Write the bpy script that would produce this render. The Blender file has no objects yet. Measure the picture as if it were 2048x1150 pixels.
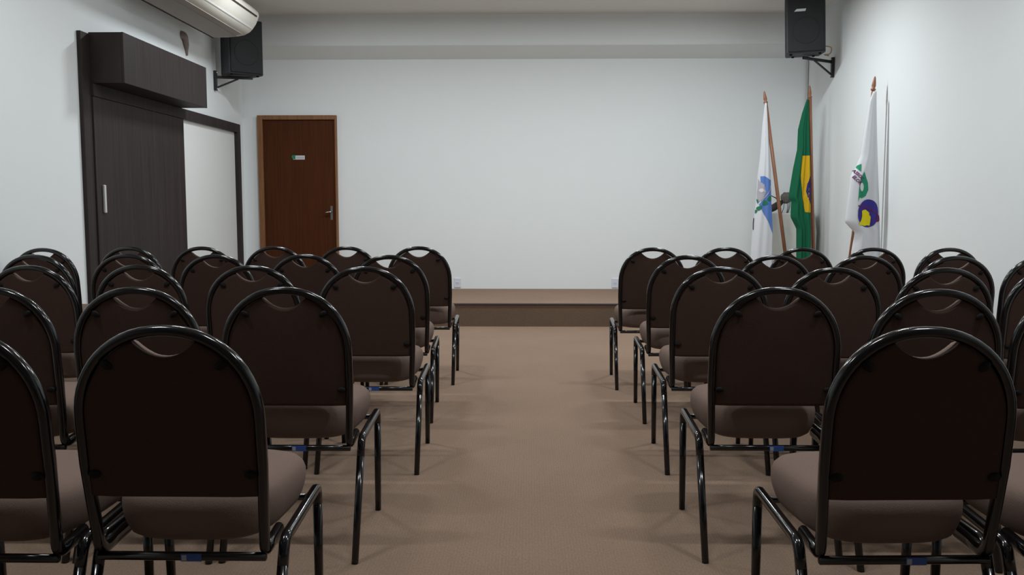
import bpy, bmesh, math, random
from mathutils import Vector, Matrix
random.seed(7)
sc = bpy.context.scene
COL = sc.collection
PI = math.pi

# ------------------------------------------------------------------ camera
CAM_H = 1.18
cd = bpy.data.cameras.new('camera')
cam = bpy.data.objects.new('camera', cd)
COL.objects.link(cam)
cd.sensor_fit = 'HORIZONTAL'
cd.sensor_width = 36.0
cd.lens = 36.0 * 1770 / 2048
cd.clip_start = 0.05
cam.location = (0, 0, CAM_H)
cam.rotation_euler = (math.radians(90 - 5.2295), 0, math.radians(1.1281))
sc.camera = cam

# ------------------------------------------------------------------ world, lamps, exposure
wd = bpy.data.worlds.new('world')
sc.world = wd
wd.use_nodes = True
wd.node_tree.nodes['Background'].inputs[0].default_value = (0.8, 0.9, 1, 1)
wd.node_tree.nodes['Background'].inputs[1].default_value = 0.0
sc.view_settings.view_transform = 'Standard'
sc.view_settings.look = 'None'
sc.view_settings.gamma = 1
sc.view_settings.use_curve_mapping = False
sc.view_settings.exposure = 0.0

CEIL = 3.30
LAMP_COLOR = (0.93, 0.98, 1.0)
def ceiling_lamp(x, y, power, sx=0.42, sy=0.11, spread=180):
    l = bpy.data.lights.new('ceiling_lamp', 'AREA')
    l.shape = 'RECTANGLE'
    l.size = sx
    l.size_y = sy
    l.energy = power
    l.spread = math.radians(spread)
    l.color = LAMP_COLOR
    o = bpy.data.objects.new('ceiling_lamp', l)
    o.location = (x, y, CEIL - 0.06)
    COL.objects.link(o)
for lx, k in ((-1.85, 1.02), (0.0, 0.84), (1.75, 1.14)):
    ceiling_lamp(lx, 8.0, 36 * k)
    ceiling_lamp(lx, 5.1, 21 * k)
    ceiling_lamp(lx, 2.2, 21 * k)

# ------------------------------------------------------------------ materials
def new_mat(name):
    m = bpy.data.materials.new(name)
    m.use_nodes = True
    nt = m.node_tree
    return m, nt, nt.nodes['Principled BSDF']

def mix_color(nt, fac, a, b):
    n = nt.nodes.new('ShaderNodeMix')
    n.data_type = 'RGBA'
    nt.links.new(fac, n.inputs[0])
    n.inputs[6].default_value = (*a, 1)
    n.inputs[7].default_value = (*b, 1)
    return n.outputs[2]

def tex_coord(nt, scale=(1, 1, 1), src='Object'):
    tc = nt.nodes.new('ShaderNodeTexCoord')
    mp = nt.nodes.new('ShaderNodeMapping')
    mp.inputs['Scale'].default_value = scale
    nt.links.new(tc.outputs[src], mp.inputs[0])
    return mp.outputs[0]

def noise(nt, vec, scale, detail=3, rough=0.55):
    n = nt.nodes.new('ShaderNodeTexNoise')
    n.inputs['Scale'].default_value = scale
    n.inputs['Detail'].default_value = detail
    n.inputs['Roughness'].default_value = rough
    nt.links.new(vec, n.inputs['Vector'])
    return n.outputs[0]

def bump(nt, p, height, strength, dist=0.01):
    b = nt.nodes.new('ShaderNodeBump')
    b.inputs['Strength'].default_value = strength
    b.inputs['Distance'].default_value = dist
    nt.links.new(height, b.inputs['Height'])
    nt.links.new(b.outputs[0], p.inputs['Normal'])

def plain(name, col, rough=0.5, metal=0.0, var=0.0, vscale=20, bmp=0.0, bscale=200, scale=(1, 1, 1), spec=None, coat=0.0):
    m, nt, p = new_mat(name)
    p.inputs['Base Color'].default_value = (*col, 1)
    p.inputs['Roughness'].default_value = rough
    p.inputs['Metallic'].default_value = metal
    if spec is not None:
        p.inputs['Specular IOR Level'].default_value = spec
    if coat:
        p.inputs['Coat Weight'].default_value = coat
        p.inputs['Coat Roughness'].default_value = 0.08
    v = tex_coord(nt, scale)
    if var:
        c = mix_color(nt, noise(nt, v, vscale), tuple(max(0, x * (1 - var)) for x in col), tuple(min(1, x * (1 + var)) for x in col))
        nt.links.new(c, p.inputs['Base Color'])
    if bmp:
        bump(nt, p, noise(nt, v, bscale, 2), bmp, 0.004)
    return m

def fabric(name, col, weave=900, var=0.22):
    m, nt, p = new_mat(name)
    p.inputs['Roughness'].default_value = 0.95
    p.inputs['Specular IOR Level'].default_value = 0.15
    p.inputs['Sheen Weight'].default_value = 0.0
    v = tex_coord(nt)
    n1 = noise(nt, v, weave * 0.45, 2, 0.7)
    c = mix_color(nt, n1, tuple(x * (1 - var) for x in col), tuple(x * (1 + var) for x in col))
    nt.links.new(c, p.inputs['Base Color'])
    bump(nt, p, n1, 0.35, 0.003)
    return m

def carpet(name, col):
    m, nt, p = new_mat(name)
    p.inputs['Roughness'].default_value = 1.0
    p.inputs['Specular IOR Level'].default_value = 0.05
    v = tex_coord(nt)
    big = noise(nt, v, 1.6, 3)
    fine = noise(nt, tex_coord(nt, (150, 90, 150)), 1.0, 2, 0.8)
    w = nt.nodes.new('ShaderNodeTexWave')
    w.wave_type = 'BANDS'
    w.bands_direction = 'X'
    w.inputs['Scale'].default_value = 28
    w.inputs['Distortion'].default_value = 1.5
    w.inputs['Detail'].default_value = 2
    w.inputs['Detail Scale'].default_value = 6
    nt.links.new(v, w.inputs['Vector'])
    a = mix_color(nt, big, tuple(x * 0.88 for x in col), tuple(x * 1.12 for x in col))
    mul = nt.nodes.new('ShaderNodeMix')
    mul.data_type = 'RGBA'
    mul.blend_type = 'MULTIPLY'
    mul.inputs[0].default_value = 1.0
    nt.links.new(a, mul.inputs[6])
    g = mix_color(nt, fine, (0.62, 0.62, 0.62), (1.3, 1.3, 1.3))
    nt.links.new(g, mul.inputs[7])
    mul2 = nt.nodes.new('ShaderNodeMix')
    mul2.data_type = 'RGBA'
    mul2.blend_type = 'MULTIPLY'
    mul2.inputs[0].default_value = 1.0
    nt.links.new(mul.outputs[2], mul2.inputs[6])
    nt.links.new(mix_color(nt, w.outputs[1], (0.965, 0.965, 0.965), (1.03, 1.03, 1.03)), mul2.inputs[7])
    nt.links.new(mul2.outputs[2], p.inputs['Base Color'])
    bump(nt, p, fine, 0.5, 0.006)
    return m

def wood(name, dark, light, rough=0.4, grain=(14, 14, 0.7), coat=0.0, scale=3.0, spec=0.5):
    m, nt, p = new_mat(name)
    p.inputs['Roughness'].default_value = rough
    p.inputs['Specular IOR Level'].default_value = spec
    if coat:
        p.inputs['Coat Weight'].default_value = coat
        p.inputs['Coat Roughness'].default_value = 0.25
    v = tex_coord(nt, grain)
    n = noise(nt, v, scale, 6, 0.65)
    r = nt.nodes.new('ShaderNodeMapRange')
    r.inputs['From Min'].default_value = 0.3
    r.inputs['From Max'].default_value = 0.7
    nt.links.new(n, r.inputs['Value'])
    nt.links.new(mix_color(nt, r.outputs[0], dark, light), p.inputs['Base Color'])
    bump(nt, p, n, 0.06, 0.003)
    return m

M = {
    'wall': plain('wall_paint', (0.80, 0.835, 0.845), 0.75, var=0.015, vscale=3, bmp=0.08, bscale=160),
    'ceiling': plain('ceiling_paint', (0.78, 0.77, 0.73), 0.9, var=0.015, vscale=3),
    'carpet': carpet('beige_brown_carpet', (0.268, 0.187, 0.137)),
    'shaded_riser': carpet('carpet_with_riser_shade', (0.165, 0.112, 0.080)),  # floor carpet darkened: the shade on the step front is put into the colour
    'nosing': plain('dark_nosing', (0.05, 0.035, 0.03), 0.5),
    'veneer': wood('dark_grey_brown_veneer', (0.022, 0.0165, 0.0155), (0.044, 0.034, 0.033), 0.55, (1.2, 9, 0.35), spec=0.2),
    'panel_white': plain('white_laminate', (0.74, 0.76, 0.75), 0.6, var=0.01),
    'door_wood': wood('brown_door_wood', (0.050, 0.0125, 0.0030), (0.080, 0.0225, 0.0048), 0.6, (16, 16, 0.5), spec=0.15),
    'frame_wood': wood('door_frame_wood', (0.17, 0.07, 0.025), (0.27, 0.12, 0.045), 0.5, (20, 20, 1)),
    'chrome': plain('chrome', (0.75, 0.75, 0.76), 0.18, 1.0),
    'dark_chrome': plain('dark_chrome', (0.30, 0.30, 0.31), 0.3, 1.0),
    'steel': plain('brushed_steel', (0.72, 0.72, 0.72), 0.35, 0.6),
    'black_metal': plain('black_gloss_tube', (0.004, 0.0035, 0.0045), 0.15, 0.0, spec=0.6),
    'black_steel': plain('black_bracket_steel', (0.012, 0.012, 0.015), 0.45),
    'black_plastic': plain('black_plastic', (0.006, 0.005, 0.005), 0.6, spec=0.2),
    'seat': fabric('brown_seat_fabric', (0.185, 0.130, 0.108)),
    'back': fabric('dark_brown_back_fabric', (0.058, 0.034, 0.027)),
    'sticker_blue': plain('blue_label', (0.03, 0.08, 0.30), 0.5),
    'sticker_pale': plain('pale_label', (0.33, 0.36, 0.42), 0.5),
    'speaker': plain('speaker_vinyl', (0.026, 0.028, 0.034), 0.6, bmp=0.3, bscale=400),
    'grille': plain('speaker_grille', (0.011, 0.012, 0.014), 0.7, bmp=0.6, bscale=700),
    'badge': plain('silver_badge', (0.62, 0.64, 0.66), 0.4, 0.2),
    'ac': plain('air_conditioner_plastic', (0.72, 0.70, 0.63), 0.35, var=0.03, vscale=5),
    'ac_dirty': plain('air_conditioner_underside', (0.36, 0.335, 0.31), 0.6, var=0.14, vscale=3, scale=(1, 0.6, 1)),
    'gap': plain('dark_gap', (0.03, 0.02, 0.02), 0.8),
    'hose': plain('drain_stub_plastic', (0.27, 0.22, 0.20), 0.7, var=0.3, vscale=40),
    'outlet': plain('outlet_plastic', (0.68, 0.70, 0.80), 0.4),
    'pole': wood('flag_pole_wood', (0.22, 0.085, 0.045), (0.33, 0.14, 0.075), 0.45, (20, 20, 2)),
    'flag_white': fabric('white_flag_cloth', (0.68, 0.70, 0.74), 500, 0.04),
    'flag_green': fabric('green_flag_cloth', (0.012, 0.125, 0.062), 500, 0.12),
    'flag_yellow': fabric('yellow_flag_cloth', (0.62, 0.40, 0.02), 500, 0.08),
    'flag_navy': fabric('navy_flag_cloth', (0.035, 0.03, 0.17), 500, 0.08),
    'flag_blue': fabric('blue_flag_cloth', (0.12, 0.23, 0.58), 500, 0.08),
    'flag_grey': fabric('grey_print', (0.45, 0.42, 0.48), 500, 0.2),
    'flag_pale': fabric('pale_print', (0.72, 0.68, 0.72), 500, 0.06),
    'flag_leaf': fabric('green_print', (0.03, 0.20, 0.11), 500, 0.1),
    'flag_gold': fabric('gold_print', (0.42, 0.44, 0.42), 500, 0.1),
    'print_green': fabric('bright_green_print', (0.03, 0.27, 0.15), 500, 0.06),
    'print_purple': fabric('purple_print', (0.055, 0.045, 0.27), 500, 0.06),
    'print_maroon': fabric('maroon_print', (0.16, 0.03, 0.13), 500, 0.06),
    'print_yellow': fabric('lemon_print', (0.76, 0.66, 0.02), 500, 0.06),
    'cloth': fabric('white_table_cloth', (0.66, 0.67, 0.63), 400, 0.03),
    'table_wood': wood('table_wood', (0.15, 0.08, 0.04), (0.22, 0.13, 0.07)),
    'dry_grey': plain('grey_dried_fibre', (0.16, 0.15, 0.14), 0.9, var=0.5, vscale=60, bmp=0.8, bscale=120),
    'dry_brown': plain('dark_brown_husk', (0.055, 0.035, 0.035), 0.8, var=0.4, vscale=50, bmp=0.6, bscale=120),
    'cable': plain('tan_cable', (0.42, 0.30, 0.18), 0.6),
    'conduit': plain('conduit_plastic', (0.60, 0.62, 0.61), 0.5),
}

# ------------------------------------------------------------------ helpers
def obj(name, bm, mat, parent=None, loc=None, smooth=False):
    me = bpy.data.meshes.new(name)
    bmesh.ops.recalc_face_normals(bm, faces=bm.faces)
    if smooth:
        for f in bm.faces:
            f.smooth = True
    bm.to_mesh(me)
    bm.free()
    me.materials.append(mat)
    o = bpy.data.objects.new(name, me)
    COL.objects.link(o)
    if parent:
        o.parent = parent
    if loc:
        o.location = loc
    return o

def thing(name, label, cat, loc=(0, 0, 0), rz=0.0, group=None):
    o = bpy.data.objects.new(name, None)
    o.empty_display_size = 0.1
    COL.objects.link(o)
    o.location = loc
    o.rotation_euler = (0, 0, rz)
    tag(o, label, cat, group)
    return o

def tag(o, label, cat, group=None):
    o['label'] = label
    o['category'] = cat
    if group:
        o['group'] = group
    return o

def structure(o):
    o['kind'] = 'structure'
    return o

def box(bm, x0, x1, y0, y1, z0, z1, bevel=0.0, seg=2):
    vs = [bm.verts.new((x, y, z)) for z in (z0, z1) for y in (y0, y1) for x in (x0, x1)]
    fs = [(0, 2, 3, 1), (4, 5, 7, 6), (0, 1, 5, 4), (2, 6, 7, 3), (0, 4, 6, 2), (1, 3, 7, 5)]
    new = [bm.faces.new([vs[i] for i in f]) for f in fs]
    if bevel:
        es = list({e for f in new for e in f.edges})
        bmesh.ops.bevel(bm, geom=es, offset=bevel, segments=seg, profile=0.5, affect='EDGES')
    return bm

def mkbox(*a, bevel=0.0, seg=2):
    return box(bmesh.new(), *a, bevel=bevel, seg=seg)

def fillet(pts, rad, n=6):
    """round the corners of a polyline; rad = one radius or one per inner corner"""
    P = [Vector(p) for p in pts]
    out = [P[0]]
    for i in range(1, len(P) - 1):
        r = rad[i - 1] if isinstance(rad, (list, tuple)) else rad
        a, b, c = P[i - 1], P[i], P[i + 1]
        u = (a - b)
        w = (c - b)
        d = min(r, u.length * 0.49, w.length * 0.49)
        p0 = b + u.normalized() * d
        p2 = b + w.normalized() * d
        for k in range(n + 1):
            t = k / n
            out.append(p0 * (1 - t) ** 2 + b * 2 * t * (1 - t) + p2 * t * t)
    out.append(P[-1])
    return out

def tube(bm, pts, rx, ry=None, side=None, n=10, power=2.0, cap=True, start=None):
    """sweep an oval section; rx along 'side' direction, ry along the other"""
    ry = ry or rx
    P = [Vector(p) for p in pts]
    rings = []
    ref = Vector(side) if side else None
    prev = Vector(start) if start else None
    for i, p in enumerate(P):
        t = (P[min(i + 1, len(P) - 1)] - P[max(i - 1, 0)]).normalized()
        if ref is not None:
            s = ref - t * ref.dot(t)
            if s.length < 1e-4:
                s = prev
        else:
            s = prev - t * prev.dot(t) if prev else t.orthogonal()
        s = s.normalized()
        prev = s
        q = t.cross(s)
        a = rx[i] if isinstance(rx, list) else rx
        b = ry[i] if isinstance(ry, list) else ry
        ring = []
        for k in range(n):
            th = 2 * PI * k / n
            c, d = math.cos(th), math.sin(th)
            c = math.copysign(abs(c) ** (2 / power), c)
            d = math.copysign(abs(d) ** (2 / power), d)
            ring.append(bm.verts.new(p + s * (a * c) + q * (b * d)))
        rings.append(ring)
    for a, b in zip(rings, rings[1:]):
        for k in range(n):
            bm.faces.new((a[k], a[(k + 1) % n], b[(k + 1) % n], b[k]))
    if cap:
        bm.faces.new(rings[0][::-1])
        bm.faces.new(rings[-1])
    return bm

def lathe(bm, prof, n=14, base=(0, 0, 0), axis=None):
    """revolve (r, h) pairs about an axis starting at base"""
    B = Vector(base)
    ax = Vector(axis).normalized() if axis else Vector((0, 0, 1))
    s = ax.orthogonal().normalized()
    q = ax.cross(s)
    rings = []
    for r, h in prof:
        rings.append([bm.verts.new(B + ax * h + (s * math.cos(2 * PI * k / n) + q * math.sin(2 * PI * k / n)) * max(r, 1e-4)) for k in range(n)])
    for a, b in zip(rings, rings[1:]):
        for k in range(n):
            bm.faces.new((a[k], a[(k + 1) % n], b[(k + 1) % n], b[k]))
    bm.faces.new(rings[0][::-1])
    bm.faces.new(rings[-1])
    return bm

def prism(bm, poly, z0, z1, bevel=0.0, seg=2):
    lo = [bm.verts.new((x, y, z0)) for x, y in poly]
    hi = [bm.verts.new((x, y, z1)) for x, y in poly]
    n = len(poly)
    fs = [bm.faces.new(lo[::-1]), bm.faces.new(hi)]
    for k in range(n):
        fs.append(bm.faces.new((lo[k], lo[(k + 1) % n], hi[(k + 1) % n], hi[k])))
    if bevel:
        es = list({e for f in fs for e in f.edges})
        bmesh.ops.bevel(bm, geom=es, offset=bevel, segments=seg, profile=0.5, affect='EDGES')
    return bm

def ellipsoid(bm, c, rx, ry, rz, u=12, v=8, power=1.0):
    c = Vector(c)
    def sp(x):
        return math.copysign(abs(x) ** power, x)
    rings = []
    for j in range(1, v):
        ph = -PI / 2 + PI * j / v
        rings.append([bm.verts.new(c + Vector((rx * sp(math.cos(ph)) * sp(math.cos(2 * PI * k / u)), ry * sp(math.cos(ph)) * sp(math.sin(2 * PI * k / u)), rz * sp(math.sin(ph))))) for k in range(u)])
    b = bm.verts.new(c - Vector((0, 0, rz)))
    t = bm.verts.new(c + Vector((0, 0, rz)))
    for a, d in zip(rings, rings[1:]):
        for k in range(u):
            bm.faces.new((a[k], a[(k + 1) % u], d[(k + 1) % u], d[k]))
    for k in range(u):
        bm.faces.new((b, rings[0][(k + 1) % u], rings[0][k]))
        bm.faces.new((t, rings[-1][k], rings[-1][(k + 1) % u]))
    return bm

# ------------------------------------------------------------------ room shell
LX, RX = -3.309, 3.157
DY = 10.276          # back wall
PY = 8.669           # platform front
PZ = 0.228           # platform top
NY = -7.0            # wall behind the camera
T = 0.12
structure(obj('floor', mkbox(LX - T, RX + T, NY - T, DY + T, -0.1, 0), M['carpet']))
structure(obj('ceiling', mkbox(LX - T, RX + T, NY - T, DY + T, CEIL, CEIL + 0.1), M['ceiling']))
structure(obj('wall_left', mkbox(LX - T, LX, NY - T, DY + T, 0, CEIL), M['wall']))
structure(obj('wall_right', mkbox(RX, RX + T, NY - T, DY + T, 0, CEIL), M['wall']))
structure(obj('wall_back', mkbox(LX, RX, DY, DY + T, 0, CEIL), M['wall']))
structure(obj('wall_front', mkbox(LX, RX, NY - T, NY, 0, CEIL), M['wall']))
structure(obj('trim_1', mkbox(LX, RX, 10.0, DY, 2.96, CEIL), M['wall']))            # beam across the back wall
_b = bmesh.new()
_p = [(10.0, 2.961), (10.0, 2.957), (10.11, 2.918), (DY, 2.853), (DY, 2.961)]
_l = [_b.verts.new((LX, y, z)) for y, z in _p]
_r = [_b.verts.new((RX, y, z)) for y, z in _p]
_b.faces.new(_l)
_b.faces.new(_r[::-1])
for _k in range(5):
    _b.faces.new((_l[_k], _r[_k], _r[(_k + 1) % 5], _l[(_k + 1) % 5]))
structure(obj('trim_2', _b, M['wall']))   # sloping moulding under the beam
structure(obj('platform_riser_shade', mkbox(LX, RX, PY - 0.006, PY, 0, PZ - 0.014), M['shaded_riser']))  # thin sheet added over the step front to carry its painted shade
plat = structure(obj('platform', mkbox(LX, RX, PY, DY, 0, PZ - 0.004), M['carpet']))
structure(obj('trim_3', mkbox(LX, RX, PY - 0.014, PY + 0.02, PZ - 0.016, PZ + 0.002, bevel=0.004), M['nosing']))

# conduit in the right-hand corner
t_ = obj('corner_conduit', tube(bmesh.new(), [(RX - 0.016, DY - 0.016, PZ - 0.004), (RX - 0.016, DY - 0.016, 2.853)], 0.012, n=8), M['conduit'], smooth=True)
tag(t_, 'thin pale conduit running up the corner behind the flags', 'conduit')

# ------------------------------------------------------------------ hinged door in the back wall
DX0, DX1, DZ = -3.13, -2.216, 2.222
door = structure(bpy.data.objects.new('door_1', None))
COL.objects.link(door)
door.location = (0, 0, 0)
fb = bmesh.new()
box(fb, DX0, DX0 + 0.06, DY - 0.05, DY, PZ - 0.004, DZ, 0.004)
obj('frame_post', fb, M['frame_wood'], door)
obj('frame_post', mkbox(DX1 - 0.022, DX1, DY - 0.05, DY, PZ - 0.004, DZ, bevel=0.004), M['frame_wood'], door)
obj('frame_head', mkbox(DX0 + 0.06, DX1 - 0.022, DY - 0.05, DY, DZ - 0.05, DZ, bevel=0.004), M['frame_wood'], door)
leaf = obj('door_leaf', mkbox(DX0 + 0.06, DX1 - 0.022, DY - 0.022, DY, PZ + 0.004, DZ - 0.05, bevel=0.002), M['door_wood'], door)
hb = bmesh.new()
hx, hz = -2.292, 1.10
hy = DY - 0.022
box(hb, hx - 0.013, hx + 0.013, hy - 0.006, hy, hz - 0.075, hz + 0.085, 0.003)
obj('handle_plate', hb, M['dark_chrome'], leaf)
hb = tube(bmesh.new(), fillet([(hx, hy - 0.005, hz + 0.02), (hx, hy - 0.055, hz + 0.02), (hx - 0.062, hy - 0.05, hz + 0.012)], 0.02), 0.009, 0.010, n=10)
obj('door_handle', hb, M['chrome'], leaf, smooth=True)
sg = mkbox(-2.728, -2.592, hy - 0.006, hy, 1.718, 1.766, bevel=0.003)
sign = obj('sign_plate', sg, M['badge'], leaf)
sign['label'] = 'small pale name plate with a green emblem'

# sign print as sub-parts would be a fourth level, so the green emblem belongs to the leaf
eb = bmesh.new()
prism(eb, [(-2.745, 1.752), (-2.735, 1.768), (-2.700, 1.770), (-2.700, 1.722), (-2.735, 1.728)], 0, 0.008)
for v in eb.verts:
    x, z, d = v.co
    v.co = (x, hy - 0.001 - d, z)
obj('sign_emblem', eb, M['flag_leaf'], leaf)
eb = bmesh.new()
for k in range(6):
    x = -2.688 + k * 0.0145
    box(eb, x, x + 0.010, hy - 0.0068, hy - 0.006, 1.734, 1.748)
obj('sign_print', eb, M['flag_grey'], leaf)

# ------------------------------------------------------------------ sliding doorway on the left wall
sd = structure(bpy.data.objects.new('door_2', None))
COL.objects.link(sd)
obj('side_panel', mkbox(LX, LX + 0.030, 6.534, 6.66, 0, 2.460, bevel=0.002), M['veneer'], sd)
obj('frame_head', mkbox(LX, LX + 0.050, 6.66, 10.03, 2.004, 2.098, bevel=0.002), M['veneer'], sd)
obj('frame_post', mkbox(LX, LX + 0.050, 9.93, 10.03, 0.23, 2.004, bevel=0.002), M['veneer'], sd)
obj('back_board', mkbox(LX, LX + 0.022, 6.66, 8.40, 2.098, 2.460), M['veneer'], sd)
sl = obj('sliding_leaf', mkbox(LX + 0.008, LX + 0.042, 6.662, 8.40, 0.232, 2.002, bevel=0.002), M['veneer'], sd)
obj('sliding_leaf_foot', mkbox(LX + 0.008, LX + 0.042, 6.662, 8.40, 0.01, 0.231, bevel=0.002), M['veneer'], sd)
hb = mkbox(LX + 0.042, LX + 0.062, 6.745, 6.775, 1.130, 1.345, bevel=0.006)
obj('pull_handle', hb, M['steel'], sl)
wp = obj('white_panel', mkbox(LX, LX + 0.012, 8.40, 9.93, 0.23, 2.004), M['panel_white'], sd)
wp['label'] = 'white panel filling the far half of the doorway'

# overhead cabinet
oc = thing('overhead_cabinet', 'dark grey-brown wooden box cabinet mounted high over the sliding door', 'cabinet', (LX + 0.022, 6.667, 2.10))
W, L_, Hh = 0.262, 1.70, 0.372
obj('carcass', mkbox(0, W - 0.02, 0.0, L_, 0, Hh, bevel=0.002), M['veneer'], oc)
obj('front_panel', mkbox(W - 0.0195, W, -0.001, L_ + 0.001, -0.001, Hh + 0.001, bevel=0.003), M['veneer'], oc)

# ------------------------------------------------------------------ air conditioner hung under the ceiling
AY0, AY1 = 7.05, 8.85
s = AY1 / 9.05
def sp_(x, z):
    return (x * s, 1.18 + (z - 1.18) * s)
outer = [(-3.192, 2.871), (-3.045, 2.874), (-2.93, 2.882), (-2.867, 2.895), (-2.815, 2.922), (-2.784, 2.953), (-2.750, 3.000), (-2.728, 3.048), (-2.716, 3.085), (-2.722, 3.118), (-2.759, 3.152), (-2.808, 3.192), (-2.880, 3.225), (-2.95, 3.245), (-3.192, 3.245)]
ac = thing('air_conditioner', 'large white ceiling-hung air conditioner with rounded nose at top left', 'air conditioner', (0, 0, 0))
def ac_prof(pts, y0, y1, inset=0.0):
    b = bmesh.new()
    P = [sp_(*p) for p in pts]
    rows = []
    cx = sum(p[0] for p in P) / len(P)
    cz = sum(p[1] for p in P) / len(P)
    for y, f in ((y0, 0.97), (y0 + 0.015, 1.0), (y1 - 0.02, 1.0), (y1 - 0.006, 0.985), (y1, 0.955)):
        rows.append([b.verts.new((cx + (p[0] - cx) * f, y, cz + (p[1] - cz) * f)) for p in P])
    n = len(P)
    for a, c in zip(rows, rows[1:]):
        for k in range(n):
            b.faces.new((a[k], a[(k + 1) % n], c[(k + 1) % n], c[k]))
    b.faces.new(rows[0])
    b.faces.new(rows[-1][::-1])
    return b
o = obj('housing', ac_prof(outer, AY0, AY1), M['ac'], ac, smooth=False)
for p in o.data.polygons:
    p.use_smooth = len(p.vertices) == 4
# underside plate (dusty) and dark seams
def ac_strip(name, a, b, mat, y0, y1, th=0.004, off=0.0):
    """thin strip lying on the profile between two profile points"""
    pa, pb = Vector(sp_(*a)), Vector(sp_(*b))
    d = (pb - pa)
    nrm = Vector((d.y, -d.x)).normalized() * (th + off)
    bm = bmesh.new()
    q = [pa - nrm * 0.2, pb - nrm * 0.2, pb + nrm, pa + nrm]
    lo = [bm.verts.new((v.x, y0, v.y)) for v in q]
    hi = [bm.verts.new((v.x, y1, v.y)) for v in q]
    bm.faces.new(lo)
    bm.faces.new(hi[::-1])
    for k in range(4):
        bm.faces.new((lo[k], hi[k], hi[(k + 1) % 4], lo[(k + 1) % 4]))
    return obj(name, bm, mat, ac)
ac_strip('bottom_panel', (-3.165, 2.8715), (-2.935, 2.881), M['ac_dirty'], AY0 + 0.02, AY1 - 0.05)
ac_strip('rear_seam', (-3.192, 2.8715), (-3.180, 2.8717), M['gap'], AY0 + 0.01, AY1 - 0.01, 0.005)
ac_strip('vane', (-2.930, 2.882), (-2.868, 2.895), M['ac_dirty'], AY0 + 0.05, AY1 - 0.10, 0.005)
ac_strip('trim_line', (-2.7875, 2.9495), (-2.7805, 2.9575), M['panel_white'], AY0 + 0.01, AY1 - 0.03, 0.004)
ac_strip('front_slot', (-2.7245, 3.058), (-2.7195, 3.074), M['gap'], AY0 + 0.03, AY1 - 0.07, 0.003)
for y in (7.4, 8.5):
    for x in (-3.02, -2.90):
        obj('hanger', mkbox(x - 0.012, x + 0.012, y - 0.02, y + 0.02, 3.18, CEIL), M['steel'], ac)

# drain stub under the air conditioner
pts = fillet([(LX - 0.03, 8.53, 2.80), (LX + 0.03, 8.53, 2.80), (LX + 0.02, 8.60, 2.70), (LX + 0.008, 8.63, 2.63)], 0.03, 4)
rad = [0.05 + (0.010 - 0.05) * (k / (len(pts) - 1)) ** 0.8 for k in range(len(pts))]
tag(obj('drain_stub', tube(bmesh.new(), pts, rad, rad[:], n=10), M['hose'], smooth=True), 'brownish drain stub poking from left wall below the air conditioner', 'pipe')

# ------------------------------------------------------------------ loudspeakers on wall brackets
def rot(x, y, a):
    return x * math.cos(a) - y * math.sin(a), x * math.sin(a) + y * math.cos(a)

def loudspeaker(loc, a, label):
    """local: front plane y=0 facing -y, x across, z up from the bottom"""
    t = thing('loudspeaker', label, 'speaker', loc, a, 'wall-mounted loudspeakers')
    H = 0.565
    poly = [(-0.185, 0.012), (0.185, 0.012), (0.194, 0.055), (0.168, 0.285), (-0.168, 0.285), (-0.194, 0.055)]
    obj('cabinet', prism(bmesh.new(), poly, 0, H, 0.012, 2), M['speaker'], t)
    g = mkbox(-0.172, 0.172, -0.008, 0.014, 0.015, H - 0.015, bevel=0.008)
    gr = obj('grille', g, M['grille'], t)
    ring = [(0.128 * math.cos(2 * PI * k / 32), -0.006, 0.22 + 0.128 * math.sin(2 * PI * k / 32)) for k in range(33)]
    obj('woofer_ring', tube(bmesh.new(), ring, 0.006, 0.006, (0, 1, 0), 8, cap=False), M['grille'], gr, smooth=True)
    b = bmesh.new()
    prism(b, [(-0.055, -0.012), (0.052, -0.012), (0.060, 0.012), (-0.030, 0.012)], 0, 0.006)
    for v in b.verts:
        x, z, d = v.co
        v.co = (x - 0.060, -0.008 - d, z + 0.415)
    bd = obj('badge', b, M['badge'], gr)
    bd['label'] = 'slanted silver badge'
    f = bmesh.new()
    for x, y in ((-0.14, 0.06), (0.14, 0.06), (-0.10, 0.22), (0.10, 0.22)):
        f2 = bmesh.new()
        lathe(f2, [(0.013, 0), (0.015, 0.004), (0.013, 0.012)], 10, (x, y, -0.012))
        obj('rubber_foot', f2, M['black_plastic'], t, smooth=True)
    f.free()
    return t

A_R = math.radians(-9)
spk = loudspeaker((2.745, 9.02, 2.702), A_R, 'black loudspeaker on bracket at the right wall above the flags')
spk.rotation_euler = (0, math.radians(-2.0), A_R)
A_L = math.radians(40)
ux, uy = math.cos(A_L), math.sin(A_L)
cL = (-3.095 + 0.185 * ux, 9.235 + 0.185 * uy, 2.555)
loudspeaker(cL, A_L, 'black loudspeaker on bracket at left wall, partly behind the air conditioner')

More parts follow.
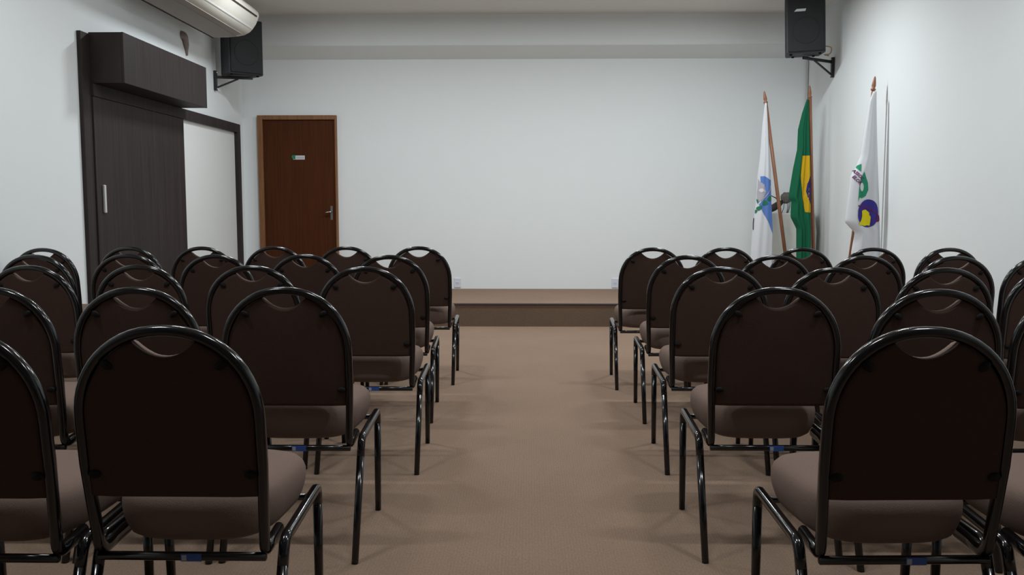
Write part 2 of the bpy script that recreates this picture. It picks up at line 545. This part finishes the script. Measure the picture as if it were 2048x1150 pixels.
def wall_bracket(x_wall, y, z_top, sgn, target, label):
    """plate on the wall, arm under the speaker, diagonal brace; sgn = direction away from the wall"""
    t = thing('speaker_bracket', label, 'bracket', (x_wall, y, z_top), 0, 'speaker wall brackets')
    obj('wall_plate', mkbox(min(0, sgn * 0.03), max(0, sgn * 0.03), -0.02, 0.02, -0.205, 0.0, bevel=0.003), M['black_steel'], t)
    tx, ty, tz = target[0] - x_wall, target[1] - y, target[2] - z_top
    a = Vector((sgn * 0.028, 0, tz))
    e = Vector((tx, ty, tz))
    obj('arm', tube(bmesh.new(), [a, e], 0.016, 0.012, (0, 0, 1), 8, 4.0), M['black_steel'], t)
    m = a.lerp(e, 0.60)
    obj('brace', tube(bmesh.new(), [(sgn * 0.028, 0, -0.175), (m.x, m.y, m.z - 0.012)], 0.011, 0.009, (0, 1, 0), 8, 4.0), M['black_steel'], t)
    for z in (-0.02, -0.185):
        obj('bolt', lathe(bmesh.new(), [(0.010, 0), (0.009, 0.006), (0.004, 0.008)], 10, (sgn * 0.0 + sgn * 0.030, 0, z), (sgn, 0, 0)), M['steel'], t, smooth=True)
    return t
wall_bracket(RX, 9.42, 2.720, -1, (2.76, 9.16, 2.674), 'black steel wall bracket under the right loudspeaker')
wall_bracket(LX, 9.375, 2.597, 1, (-2.93, 9.47, 2.531), 'black steel wall bracket under the left loudspeaker')
pts = fillet([(2.96, 9.20, 2.80), (3.07, 9.22, 2.79), (3.06, 9.25, 2.72), (3.00, 9.28, 2.725), (3.09, 9.40, 2.735)], 0.05, 4)
tag(obj('speaker_cable', tube(bmesh.new(), pts, 0.006, n=8), M['cable'], smooth=True), 'short tan cable curling beside the right loudspeaker', 'cable')

# ------------------------------------------------------------------ wall outlets
for x, lab in ((-0.839, 'white wall outlet left of centre just above the carpeted platform'), (0.996, 'white wall outlet right of centre just above the carpeted platform')):
    t = thing('wall_outlet', lab, 'outlet', (x, DY, 0.293), 0, 'outlets on the back wall')
    obj('cover_plate', mkbox(-0.038, 0.038, -0.010, 0, -0.055, 0.055, bevel=0.004), M['outlet'], t)
    obj('socket', mkbox(-0.019, 0.019, -0.013, -0.0095, -0.010, 0.014, bevel=0.0012), M['outlet'], t)
    b = bmesh.new()
    for xx in (-0.010, 0.0, 0.010):
        lathe(b, [(0.0026, 0), (0.0026, 0.0008)], 8, (xx, -0.0128, 0.002), (0, -1, 0))
    obj('socket_hole', b, M['gap'], t)

# ------------------------------------------------------------------ chairs
TR, AH, ZS = 0.203, 0.206, 0.702       # loop half width, arch height, spring line (tube centre)
ZB = 0.380                              # crossbar height
YB, YT = 0.080, 0.018                   # loop depth at crossbar and at the top (y=0 is at the rear feet)
def yback(z):
    return YT + (YB - YT) * (ZS + AH - z) / (ZS + AH - ZB)

def make_chair():
    t = bpy.data.objects.new('banquet_chair', None)
    t.empty_display_size = 0.1
    COL.objects.link(t)
    bk = M['black_metal']
    # back loop
    foot = fillet([(-0.190, 0.215, 0.388), (-0.193, YB + 0.006, ZB - 0.001), (-TR, yback(0.60), 0.60)], 0.030, 5)
    path = [tuple(v) for v in foot]
    for k in range(29):
        th = PI - PI * k / 28
        c, s_ = math.cos(th), math.sin(th)
        x = TR * math.copysign(abs(c) ** 0.94, c)
        z = ZS + AH * abs(s_) ** 0.94
        path.append((x, yback(z), z))
    path += [(-v.x, v.y, v.z) for v in foot[::-1]]
    obj('back_frame', tube(bmesh.new(), path, 0.0160, 0.0125, None, 12, 2.3, start=(0, 0, 1)), bk, t, smooth=True)
    # backrest outline
    a, h = TR - 0.010, AH - 0.010
    hw, hd = 0.072, 0.036
    zc = ZS + h * (1 - (hw / a) ** 2) ** 0.5
    out = [(-a, 0.520)]
    out += [(-a, 0.58), (-a, 0.64)]
    for k in range(15):
        th = PI - (PI - math.acos(-hw / a)) * k / 14 if False else PI - (PI - (PI - math.acos(hw / a))) * k / 14
        out.append((a * math.cos(th), ZS + h * math.sin(th)))
    for k in range(1, 12):
        x = -hw + 2 * hw * k / 12
        out.append((x, zc - hd * (1 - (x / hw) ** 2)))
    for k in range(15):
        th = math.acos(hw / a) * (1 - k / 14)
        out.append((a * math.cos(th), ZS + h * math.sin(th)))
    out += [(a, 0.64), (a, 0.58), (a, 0.520)]
    for k in range(1, 8):
        x = a - 2 * a * k / 8
        out.append((x, 0.518))
    def layers(spec, cap_first, cap_last):
        bm = bmesh.new()
        cz = 0.69
        rows = []
        for dy, f in spec:
            row = []
            for x, z in out:
                xx, zz = x * f, cz + (z - cz) * f
                row.append(bm.verts.new((xx, yback(zz) + dy, zz)))
            rows.append(row)
        n = len(out)
        for p, q in zip(rows, rows[1:]):
            for k in range(n):
                bm.faces.new((p[k], p[(k + 1) % n], q[(k + 1) % n], q[k]))
        for row, dy in ((rows[0], spec[0][0]), (rows[-1], spec[-1][0])):
            c = bm.verts.new((0, yback(cz) + dy, cz))
            for k in range(n):
                bm.faces.new((row[k], row[(k + 1) % n], c))
        return bm
    obj('back_cover', layers([(-0.011, 0.94), (-0.010, 0.985), (-0.005, 1.0), (0.002, 1.0)], 1, 1), M['back'], t, smooth=True)
    obj('backrest', layers([(0.002, 1.0), (0.018, 1.0), (0.030, 0.975), (0.040, 0.90), (0.046, 0.70)], 1, 1), M['seat'], t, smooth=True)
    # clips that hold the panel in the loop
    for x, z, r in ((-0.128, 0.832, 0.6), (0.128, 0.832, -0.6), (-0.178, 0.575, 0), (0.178, 0.575, 0)):
        b = bmesh.new()
        ellipsoid(b, (0, 0, 0), 0.015, 0.006, 0.010, 12, 8)
        bmesh.ops.rotate(b, verts=b.verts, cent=(0, 0, 0), matrix=Matrix.Rotation(r, 3, 'Y'))
        bmesh.ops.translate(b, verts=b.verts, vec=(x, yback(z) - 0.013, z))
        obj('panel_clip', b, M['black_plastic'], t, smooth=True)
    # seat cushion: stacked rounded-square sections, crowned top, sagging underside
    bm = bmesh.new()
    y0, y1 = 0.105, 0.525
    nu = 40
    prof = [(0.384, 0.60, -0.004), (0.388, 0.84, -0.002), (0.397, 0.915, 0), (0.415, 0.955, 0), (0.435, 0.985, 0), (0.455, 1.0, 0), (0.474, 1.0, 0), (0.489, 0.975, 0.001), (0.500, 0.92, 0.003), (0.507, 0.81, 0.005), (0.512, 0.60, 0.007)]
    rows = []
    for z, f, dz in prof:
        row = []
        for k in range(nu):
            th = 2 * PI * k / nu
            c, s_ = math.cos(th), math.sin(th)
            px = math.copysign(abs(c) ** 0.55, c)
            py = math.copysign(abs(s_) ** 0.55, s_)
            yy = (y0 + y1) / 2 + (y1 - y0) / 2 * py * f
            wid = 0.190 + 0.026 * (yy - y0) / (y1 - y0)
            row.append(bm.verts.new((wid * px * f, yy, z + dz)))
        rows.append(row)
    for p, q in zip(rows, rows[1:]):
        for k in range(nu):
            bm.faces.new((p[k], p[(k + 1) % nu], q[(k + 1) % nu], q[k]))
    for row, z in ((rows[0], 0.374), (rows[-1], 0.521)):
        c = bm.verts.new((0, (y0 + y1) / 2, z))
        for k in range(nu):
            bm.faces.new((row[k], row[(k + 1) % nu], c))
    obj('seat', bm, M['seat'], t, smooth=True)
    # side rails with legs
    for sx in (-1, 1):
        fx, rx_ = sx * 0.214, sx * 0.222
        rail = fillet([(fx, 0.512, 0.350), (fx, 0.508, 0.398), (rx_, 0.150, 0.386), (rx_, 0.127, 0.325)], [0.034, 0.045], 8)
        n_ = len(rail)
        obj('side_rail', tube(bmesh.new(), rail, 0.0135, 0.0135, (1, 0, 0), 12, 2.3), bk, t, smooth=True)
        obj('leg', tube(bmesh.new(), [(fx, 0.512, 0.352), (sx * 0.212, 0.518, 0.18), (sx * 0.210, 0.524, 0.0)], [0.0134, 0.0125, 0.0115], [0.0134, 0.0125, 0.0115], (1, 0, 0), 12, 2.3), bk, t, smooth=True)
        obj('leg', tube(bmesh.new(), [(rx_, 0.128, 0.328), (rx_, 0.066, 0.17), (rx_, 0.0, 0.0)], [0.0134, 0.0125, 0.0115], [0.0136, 0.0130, 0.012], (1, 0, 0), 12, 2.3), bk, t, smooth=True)
    cb = obj('crossbar', tube(bmesh.new(), [(-0.196, YB + 0.004, ZB - 0.012), (0.196, YB + 0.004, ZB - 0.012)], 0.0105, 0.0095, (0, 1, 0), 10, 3.0), bk, t, smooth=True)
    obj('crossbar', tube(bmesh.new(), [(-0.208, 0.46, 0.385), (0.208, 0.46, 0.385)], 0.010, 0.009, (0, 1, 0), 10, 3.0), bk, t, smooth=True)
    yl = YB + 0.004 - 0.0108
    lb = obj('label_sticker', mkbox(0.000, 0.048, yl - 0.0006, yl + 0.004, ZB - 0.0205, ZB - 0.0035), M['sticker_blue'], cb)
    lb['label'] = 'blue sticker'
    lb2 = obj('label_sticker_logo', mkbox(0.0022, 0.0135, yl - 0.0012, yl, ZB - 0.0185, ZB - 0.0055), M['sticker_pale'], cb)
    lb2['label'] = 'pale square on the sticker'
    return t

ROWS = {
    'L1': [(-0.808, 1.90, 0), (-1.285, 1.88, 0)],
    'L2': [(-0.799, 2.83, 0), (-1.284, 2.82, 0), (-1.765, 2.82, 0)],
    'L3': [(-0.718, 3.81, 0), (-1.234, 3.88, 1), (-1.758, 3.92, -1), (-2.233, 3.87, 0)],
    'L4': [(-0.758, 4.74, 1), (-1.232, 4.80, 0), (-1.713, 4.77, -1), (-2.220, 4.82, 1), (-2.697, 4.74, 0)],
    'L5': [(-0.728, 5.78, 0), (-1.203, 5.77, 0), (-1.676, 5.76, 0), (-2.140, 5.72, 0), (-2.602, 5.68, 0), (-3.070, 5.50, 0)],
    'R1': [(0.868, 1.91, 2), (1.350, 1.90, 0)],
    'R2': [(0.809, 2.86, 0), (1.300, 2.80, 0), (1.772, 2.83, 0)],
    'R3': [(0.833, 3.83, 0), (1.310, 3.80, 0), (1.782, 3.79, 0), (2.253, 3.79, 0)],
    'R4': [(0.852, 4.75, 0), (1.322, 4.76, 0), (1.792, 4.74, 0), (2.260, 4.70, 0), (2.729, 4.72, 0)],
    'R5': [(0.788, 5.64, 0), (1.262, 5.68, 0), (1.732, 5.63, 0), (2.193, 5.66, 0), (2.664, 5.64, 0)],
}
RN = {'1': 'nearest row', '2': 'second row', '3': 'third row', '4': 'fourth row', '5': 'farthest row'}
SEAT = ['first from aisle', 'second from aisle', 'third from aisle', 'fourth from aisle', 'fifth from aisle', 'sixth from aisle']
proto = make_chair()
kids = [c for c in proto.children]
grand = {c: list(c.children) for c in kids}
first = True
for key, lst in ROWS.items():
    side = 'left' if key[0] == 'L' else 'right'
    for i, (x, y, yaw) in enumerate(lst):
        if first:
            r = proto
            first = False
        else:
            r = proto.copy()
            COL.objects.link(r)
            for ch in kids:
                c = ch.copy()
                COL.objects.link(c)
                c.parent = r
                for g in grand[ch]:
                    d = g.copy()
                    COL.objects.link(d)
                    d.parent = c
        r.location = (x, y, 0)
        r.rotation_euler = (0, 0, math.radians(yaw))
        tag(r, 'brown chair with arched black frame, %s block, %s, %s' % (side, RN[key[1]], SEAT[i]), 'chair', 'banquet chairs in rows')

# ------------------------------------------------------------------ flags
def interp(tab, z):
    """tab: (x, z) pairs with falling z"""
    if z >= tab[0][1]:
        return tab[0][0]
    for (xa, za), (xb, zb) in zip(tab, tab[1:]):
        if za >= z >= zb:
            t = (za - z) / max(za - zb, 1e-6)
            return xa + (xb - xa) * t
    return tab[-1][0]

class Cloth:
    """gathered flag cloth: x spans left(z)..right(z), depth waves with the folds"""
    def __init__(s, left, right, y, folds, amp, phase=0.0, bulge=0.03):
        s.l, s.r, s.y, s.folds, s.amp, s.phase, s.bulge = left, right, y, folds, amp, phase, bulge
        s.zt = max(left[0][1], right[0][1])
        s.zb = min(left[-1][1], right[-1][1])
    def xs(s, z):
        return interp(s.l, z), interp(s.r, z)
    def depth(s, x, z):
        a, b = s.xs(z)
        u = min(1, max(0, (x - a) / max(b - a, 1e-5)))
        k = min(1.0, 0.15 + (s.zt - z) / 0.9)
        w = math.sin(s.folds * PI * u + s.phase + 1.4 * (s.zt - z)) * 0.6 + 0.4 * math.sin(s.folds * 2.3 * PI * u + 2.1 - 2.2 * z)
        edge = 1 - (2 * u - 1) ** 4
        return s.y - s.bulge * k * edge + s.amp * k * w
    def mesh(s, nu=22, nz=60):
        bm = bmesh.new()
        F, B = [], []
        for j in range(nz + 1):
            z = s.zt + (s.zb - s.zt) * j / nz
            a, b = s.xs(z)
            f, k = [], []
            for i in range(nu + 1):
                x = a + (b - a) * i / nu
                f.append(bm.verts.new((x, s.depth(x, z), z)))
            for i in range(nu, -1, -1):
                x = a + (b - a) * i / nu
                e = 1 - (2 * i / nu - 1) ** 4
                k.append(bm.verts.new((x, s.depth(x, z) + 0.006 + 0.014 * e, z)))
            F.append(f + k)
        n = len(F[0])
        for p, q in zip(F, F[1:]):
            for i in range(n):
                bm.faces.new((p[i], p[(i + 1) % n], q[(i + 1) % n], q[i]))
        bm.faces.new(F[0])
        bm.faces.new(F[-1][::-1])
        return bm
    def patch(s, poly, lift=0.004, edge=0.022):
        """a printed shape lying on the cloth front"""
        bm = bmesh.new()
        bm.faces.new([bm.verts.new((x, 0, z)) for x, z in poly])
        bmesh.ops.triangulate(bm, faces=bm.faces[:])
        for _ in range(5):
            es = [e for e in bm.edges if e.calc_length() > edge]
            if not es:
                break
            bmesh.ops.subdivide_edges(bm, edges=es, cuts=1)
            bmesh.ops.triangulate(bm, faces=[f for f in bm.faces if len(f.verts) > 3])
        for v in bm.verts:
            a, b = s.xs(v.co.z)
            x = min(b - 0.0005, max(a + 0.0005, v.co.x))
            v.co = (x, s.depth(x, v.co.z) - lift, v.co.z)
        return bm

def clip_free(poly):
    return poly

def pole_parts(t, tip, base, base_z, r=0.0185):
    """wooden pole with a turned spear tip, standing in a small block"""
    tip = Vector(tip)
    base = Vector(base)
    ax = (tip - base).normalized()
    L = (tip - base).length
    pole = obj('pole', lathe(bmesh.new(), [(r, 0), (r, L - 0.13)], 12, base, ax), M['pole'], t, smooth=True)
    obj('spear_tip', lathe(bmesh.new(), [(r, L - 0.13), (0.022, L - 0.122), (0.022, L - 0.112), (0.013, L - 0.104), (0.0185, L - 0.085), (0.016, L - 0.06), (0.009, L - 0.015), (0.002, L)], 12, base, ax), M['pole'], pole, smooth=True)
    obj('base_block', lathe(bmesh.new(), [(0.10, 0), (0.10, 0.03), (0.05, 0.05), (0.034, 0.10)], 18, (base.x + ax.x * 0.0, base.y, base_z)), M['pole'], t)

# white and blue flag
F1L = [(2.434, 2.247), (2.414, 2.027), (2.397, 1.704), (2.376, 1.499), (2.369, 1.294), (2.356, 1.122), (2.338, 0.949), (2.327, 0.706), (2.323, 0.40)]
F1R = [(2.454, 2.247), (2.486, 1.874), (2.514, 1.534), (2.529, 1.225), (2.552, 0.90), (2.550, 0.706), (2.556, 0.40)]
t = thing('flag', 'white flag with blue wedge and green sprigs on a leaning wooden pole', 'flag', (0, 0, 0), 0, 'flags by the right wall')
pole_parts(t, (2.434, 9.385, 2.373), (2.770, 9.385, PZ), PZ)
c1 = Cloth(F1L, F1R, 9.345, 2.2, 0.010, 0.4)
fl = obj('cloth', c1.mesh(), M['flag_white'], t, smooth=True)
obj('blue_field', c1.patch([(2.401, 1.493), (2.445, 1.493), (2.481, 1.471), (2.5, 1.457), (2.518, 1.457), (2.530, 1.287), (2.541, 1.084), (2.550, 0.895), (2.501, 1.011), (2.417, 1.149), (2.391, 1.2), (2.443, 1.269), (2.46, 1.316), (2.448, 1.374), (2.439, 1.417), (2.403, 1.432)]), M['flag_blue'], fl)
obj('emblem', c1.patch([(2.38, 1.468), (2.399, 1.432), (2.439, 1.414), (2.448, 1.374), (2.46, 1.331), (2.443, 1.276), (2.388, 1.226), (2.373, 1.251), (2.372, 1.316), (2.378, 1.374)], 0.006), M['flag_grey'], fl)
obj('emblem_scroll', c1.patch([(2.397, 1.363), (2.423, 1.367), (2.458, 1.331), (2.431, 1.338), (2.413, 1.323), (2.387, 1.345)], 0.008), M['flag_pale'], fl)
def blob(cx, cz, rx, rz, ang, n=12):
    o_ = []
    for k in range(n):
        th = 2 * PI * k / n
        r = 1 + 0.16 * math.sin(3 * th + cx * 40)
        x, z = rx * r * math.cos(th), rz * r * math.sin(th)
        o_.append((cx + x * math.cos(ang) - z * math.sin(ang), cz + x * math.sin(ang) + z * math.cos(ang)))
    return o_
for cx, cz, rx, rz, an in ((2.501, 1.262, 0.030, 0.022, 0.5), (2.452, 1.218, 0.032, 0.023, 0.3), (2.394, 1.166, 0.032, 0.018, 0.7), (2.365, 1.130, 0.010, 0.018, -0.3), (2.378, 1.236, 0.008, 0.022, 0.2)):
    obj('green_sprig', c1.patch(blob(cx, cz, rx, rz, an), 0.009), M['flag_leaf'], fl)
def band(path, w):
    P = [Vector(p) for p in path]
    l, r = [], []
    for i, p in enumerate(P):
        d = (P[min(i + 1, len(P) - 1)] - P[max(0, i - 1)]).normalized()
        n_ = Vector((-d.y, d.x)) * w
        l.append(tuple(p + n_))
        r.append(tuple(p - n_))
    return l + r[::-1]
obj('emblem_border', c1.patch(band([(2.512, 1.396), (2.506, 1.352), (2.478, 1.309), (2.443, 1.269), (2.415, 1.236)], 0.005), 0.008), M['flag_gold'], fl)
obj('fringe_cord', tube(bmesh.new(), [(2.346, 9.338, 1.06), (2.341, 9.334, 1.00), (2.343, 9.338, 0.938)], 0.004, n=6), M['black_plastic'], t)

# green flag with a yellow rhombus
F2L = [(2.872, 2.285), (2.828, 2.145), (2.791, 1.976), (2.788, 1.772), (2.751, 1.568), (2.712, 1.276), (2.742, 1.225), (2.740, 1.07), (2.804, 0.949), (2.812, 0.663), (2.821, 0.40)]
F2R = [(2.889, 2.285), (2.910, 1.908), (2.930, 1.499), (2.944, 1.122), (2.955, 0.88), (2.961, 0.707), (2.968, 0.40)]
t = thing('flag', 'green flag with yellow rhombus and navy disc on an upright wooden pole', 'flag', (0, 0, 0), 0, 'flags by the right wall')
pole_parts(t, (2.902, 9.39, 2.431), (3.018, 9.39, PZ), PZ)
c2 = Cloth(F2L, F2R, 9.368, 3.1, 0.026, 0.9, 0.05)
fl = obj('cloth', c2.mesh(24, 80), M['flag_green'], t, smooth=True)
obj('yellow_rhombus', c2.patch([(2.824, 1.704), (2.870, 1.706), (2.918, 1.707), (2.930, 1.499), (2.941, 1.2), (2.943, 1.118), (2.91, 1.117), (2.876, 1.122), (2.84, 1.294), (2.817, 1.499)]), M['flag_yellow'], fl)
obj('navy_disc', c2.patch([(2.929, 1.499), (2.903, 1.465), (2.884, 1.414), (2.876, 1.336), (2.892, 1.268), (2.939, 1.204), (2.934, 1.35)], 0.006), M['flag_navy'], fl)

# white flag with printed emblem against the right wall
F3L = [(3.0195, 2.1868), (2.9869, 2.0973), (2.9524, 1.8543), (2.9239, 1.6244), (2.8842, 1.5227), (2.8435, 1.4505), (2.8222, 1.2176), (2.8069, 1.0427), (2.8974, 0.9481), (2.8862, 0.8668), (2.8740, 0.7783), (2.8700, 0.4834)]
F3R = [(3.0479, 2.1868), (3.0571, 1.9682), (3.0815, 1.5665), (3.1059, 1.2176), (3.1293, 0.7793), (3.1374, 0.4844)]
t = thing('flag', 'white flag with green letter, purple globe and yellow map by right wall', 'flag', (0, 0, 0), 0, 'flags by the right wall')
pole_parts(t, (3.046, 8.005, 2.325), (2.803, 8.005, 0.0), 0.0, 0.0125)
c3 = Cloth(F3L, F3R, 7.963, 2.0, 0.016, 2.6, 0.055)
fl = obj('cloth', c3.mesh(26, 80), M['flag_white'], t, smooth=True)
obj('green_triangle', c3.patch([(2.8700, 1.5309), (2.9218, 1.5543), (2.9168, 1.4851)]), M['print_green'], fl)
D_out = [(2.9117, 1.4251), (2.9432, 1.4851), (2.9849, 1.3865), (2.9910, 1.3254), (2.9666, 1.2715), (2.9290, 1.2522), (2.9096, 1.2603), (2.8974, 1.2186), (2.9025, 1.3102), (2.9035, 1.3478)]
obj('green_letter', c3.patch(D_out), M['print_green'], fl)
obj('letter_hole', c3.patch([(2.9249 + 0.015 * math.cos(2 * PI * k / 14), 1.3509 + 0.0376 * math.sin(2 * PI * k / 14) - 0.004 * math.cos(2 * PI * k / 14)) for k in range(14)], 0.007), M['flag_white'], fl)
gl = [(2.993 + 0.0956 * math.cos(2 * PI * k / 30), 1.120 + 0.123 * math.sin(2 * PI * k / 30)) for k in range(30)]
gl = [(max(x, 2.9005), z) for x, z in gl]
obj('purple_globe', c3.patch(gl, 0.005), M['print_purple'], fl)
obj('yellow_map', c3.patch([(2.9330, 1.1414), (2.9513, 1.1505), (2.9707, 1.1525), (2.9900, 1.1373), (3.0022, 1.1261), (3.0032, 1.1068), (3.0154, 1.0875), (3.0042, 1.0722), (3.0103, 1.0112), (2.9869, 1.0142), (2.9605, 1.0091), (2.9371, 1.0173), (2.9147, 1.0142), (2.9127, 1.0264), (2.9320, 1.0651), (2.9381, 1.1027)], 0.009), M['print_yellow'], fl)
obj('maroon_band', c3.patch(band([(2.8984, 1.1871), (2.9544, 1.1759), (3.0083, 1.1566), (3.0764, 1.1149), (3.0998, 1.0875), (3.1049, 1.0620), (3.0896, 1.0478), (3.0602, 1.0519)], 0.005), 0.008, 0.03), M['print_maroon'], fl)
def lettering(txt, x, z, ang, size, cloth, mat, parent, lift=0.006):
    cu = bpy.data.curves.new('lettering', 'FONT')
    cu.body = txt
    cu.size = size
    cu.offset = size * 0.03
    cu.resolution_u = 2
    tmp = bpy.data.objects.new('lettering_source', cu)
    COL.objects.link(tmp)
    dg = bpy.context.evaluated_depsgraph_get()
    me = bpy.data.meshes.new_from_object(tmp.evaluated_get(dg))
    bpy.data.objects.remove(tmp)
    ca, sa = math.cos(ang), math.sin(ang)
    for v in me.vertices:
        a, b = v.co.x, v.co.y
        xx, zz = x + a * ca - b * sa, z + a * sa + b * ca
        v.co = (xx, cloth.depth(xx, zz) - lift, zz)
    me.materials.clear()
    me.materials.append(mat)
    o_ = bpy.data.objects.new('lettering', me)
    COL.objects.link(o_)
    o_.parent = parent
    return o_
lettering('ASSOC', 2.8507, 1.4932, math.radians(-49), 0.037, c3, M['print_maroon'], fl)
lettering('ELORA', 2.8476, 1.4393, math.radians(-49), 0.037, c3, M['print_maroon'], fl)

# ------------------------------------------------------------------ corner table with cloth and ornament
TX0, TX1, TY0, TY1, TZ = 2.60, 3.10, 9.72, 10.20, 1.106
t = thing('corner_table', 'small wooden table hidden under the white cloth in the corner', 'table', ((TX0 + TX1) / 2, (TY0 + TY1) / 2, PZ))
w2, d2, hT = (TX1 - TX0) / 2, (TY1 - TY0) / 2, TZ - PZ
obj('tabletop', mkbox(-w2, w2, -d2, d2, hT - 0.04, hT - 0.006, bevel=0.004), M['table_wood'], t)
for sx in (-1, 1):
    for sy in (-1, 1):
        obj('leg', mkbox(sx * (w2 - 0.05) - 0.02, sx * (w2 - 0.05) + 0.02, sy * (d2 - 0.05) - 0.02, sy * (d2 - 0.05) + 0.02, -0.002, hT - 0.04), M['table_wood'], t)
bm = bmesh.new()
N = 96
def rect_pt(u):
    per = 2 * (2 * w2 + 2 * d2)
    s_ = u * per
    for (ax, ay, bx, by) in ((-w2, -d2, w2, -d2), (w2, -d2, w2, d2), (w2, d2, -w2, d2), (-w2, d2, -w2, -d2)):
        L = abs(bx - ax) + abs(by - ay)
        if s_ <= L:
            q = s_ / L
            return ax + (bx - ax) * q, ay + (by - ay) * q
        s_ -= L
    return -w2, -d2
rings = []
for j, (f, z) in enumerate(((0.5, TZ), (0.96, TZ), (1.0, TZ - 0.001), (1.008, TZ - 0.012), (1.012, TZ - 0.08), (1.02, TZ - 0.2), (1.03, TZ - 0.35), (1.035, TZ - 0.5), (1.04, TZ - 0.66))):
    ring = []
    for k in range(N):
        x, y = rect_pt(k / N)
        wv = 0.012 * math.sin(k * 2 * PI * 9 / N + 0.7) * max(0, j - 3) / 5
        cor = 0.0
        if x > w2 * 0.6 and y < -d2 * 0.3:
            cor = 0.045 * max(0, min(1, (TZ - z) / 0.15)) * max(0, (x / w2 - 0.6) / 0.4) * (1 - max(0, (TZ - z - 0.25)) / 0.6)
        xx = x * f + (cor * 0.25 if x > 0 else 0) + wv * (1 if abs(abs(x) - w2) < 1e-3 else 0)
        xx = min(xx, RX - 0.01 - (TX0 + TX1) / 2 - 0.004)
        yy = y * (f if abs(abs(y) - d2) < 1e-3 else 1) - cor + wv * (1 if abs(abs(y) - d2) < 1e-3 else 0)
        yy = min(yy, DY - 0.012 - (TY0 + TY1) / 2)
        ring.append(bm.verts.new((xx, yy, z)))
    rings.append(ring)
for p, q in zip(rings, rings[1:]):
    for k in range(N):
        bm.faces.new((p[k], p[(k + 1) % N], q[(k + 1) % N], q[k]))
bm.faces.new(rings[0])
o = obj('tablecloth', bm, M['cloth'], None, ((TX0 + TX1) / 2, (TY0 + TY1) / 2, 0), smooth=True)
sm = o.modifiers.new('thickness', 'SOLIDIFY')
sm.thickness = 0.004
sm.offset = -1
tag(o, 'off-white cloth draped over the corner table behind the flags', 'tablecloth')

t = thing('dried_ornament', 'dark dried ornament with round grey head on the corner table', 'ornament', (2.80, 9.95, TZ + 0.003))
bm = bmesh.new()
ellipsoid(bm, (0.052, 0, 0.168), 0.056, 0.052, 0.060, 22, 14)
for v in bm.verts:
    d = v.co - Vector((0.052, 0, 0.168))
    th = math.atan2(d.y, d.x)
    v.co += d * (0.10 * math.sin(9 * th) + 0.05 * math.sin(17 * d.z * 30))
obj('round_head', bm, M['dry_grey'], t, smooth=True)
for k, (x0, y0, x1, y1) in enumerate(((0.03, 0.01, 0.02, 0.03), (0.06, -0.02, 0.055, -0.03), (0.085, 0.0, 0.07, 0.0), (0.105, 0.02, 0.085, 0.03))):
    obj('stem', tube(bmesh.new(), fillet([(x0, y0, 0.13), ((x0 + x1) / 2 + 0.012, y0, 0.07), (x1, y1, 0.0)], 0.03, 4), 0.0032, n=6), M['dry_brown'], t, smooth=True)
bm = bmesh.new()
tube(bm, [(0.02, 0, 0.13), (-0.03, 0, 0.095), (-0.08, 0.0, 0.06), (-0.12, 0.0, 0.03), (-0.15, 0, 0.004)], [0.020, 0.044, 0.05, 0.035, 0.012], [0.018, 0.036, 0.04, 0.03, 0.012], (0, 1, 0), 10)
obj('husk_body', bm, M['dry_brown'], t, smooth=True)
obj('twig', tube(bmesh.new(), [(-0.02, 0, 0.12), (-0.06, 0, 0.165), (-0.12, 0, 0.195)], [0.008, 0.007, 0.004], n=6), M['dry_brown'], t, smooth=True)
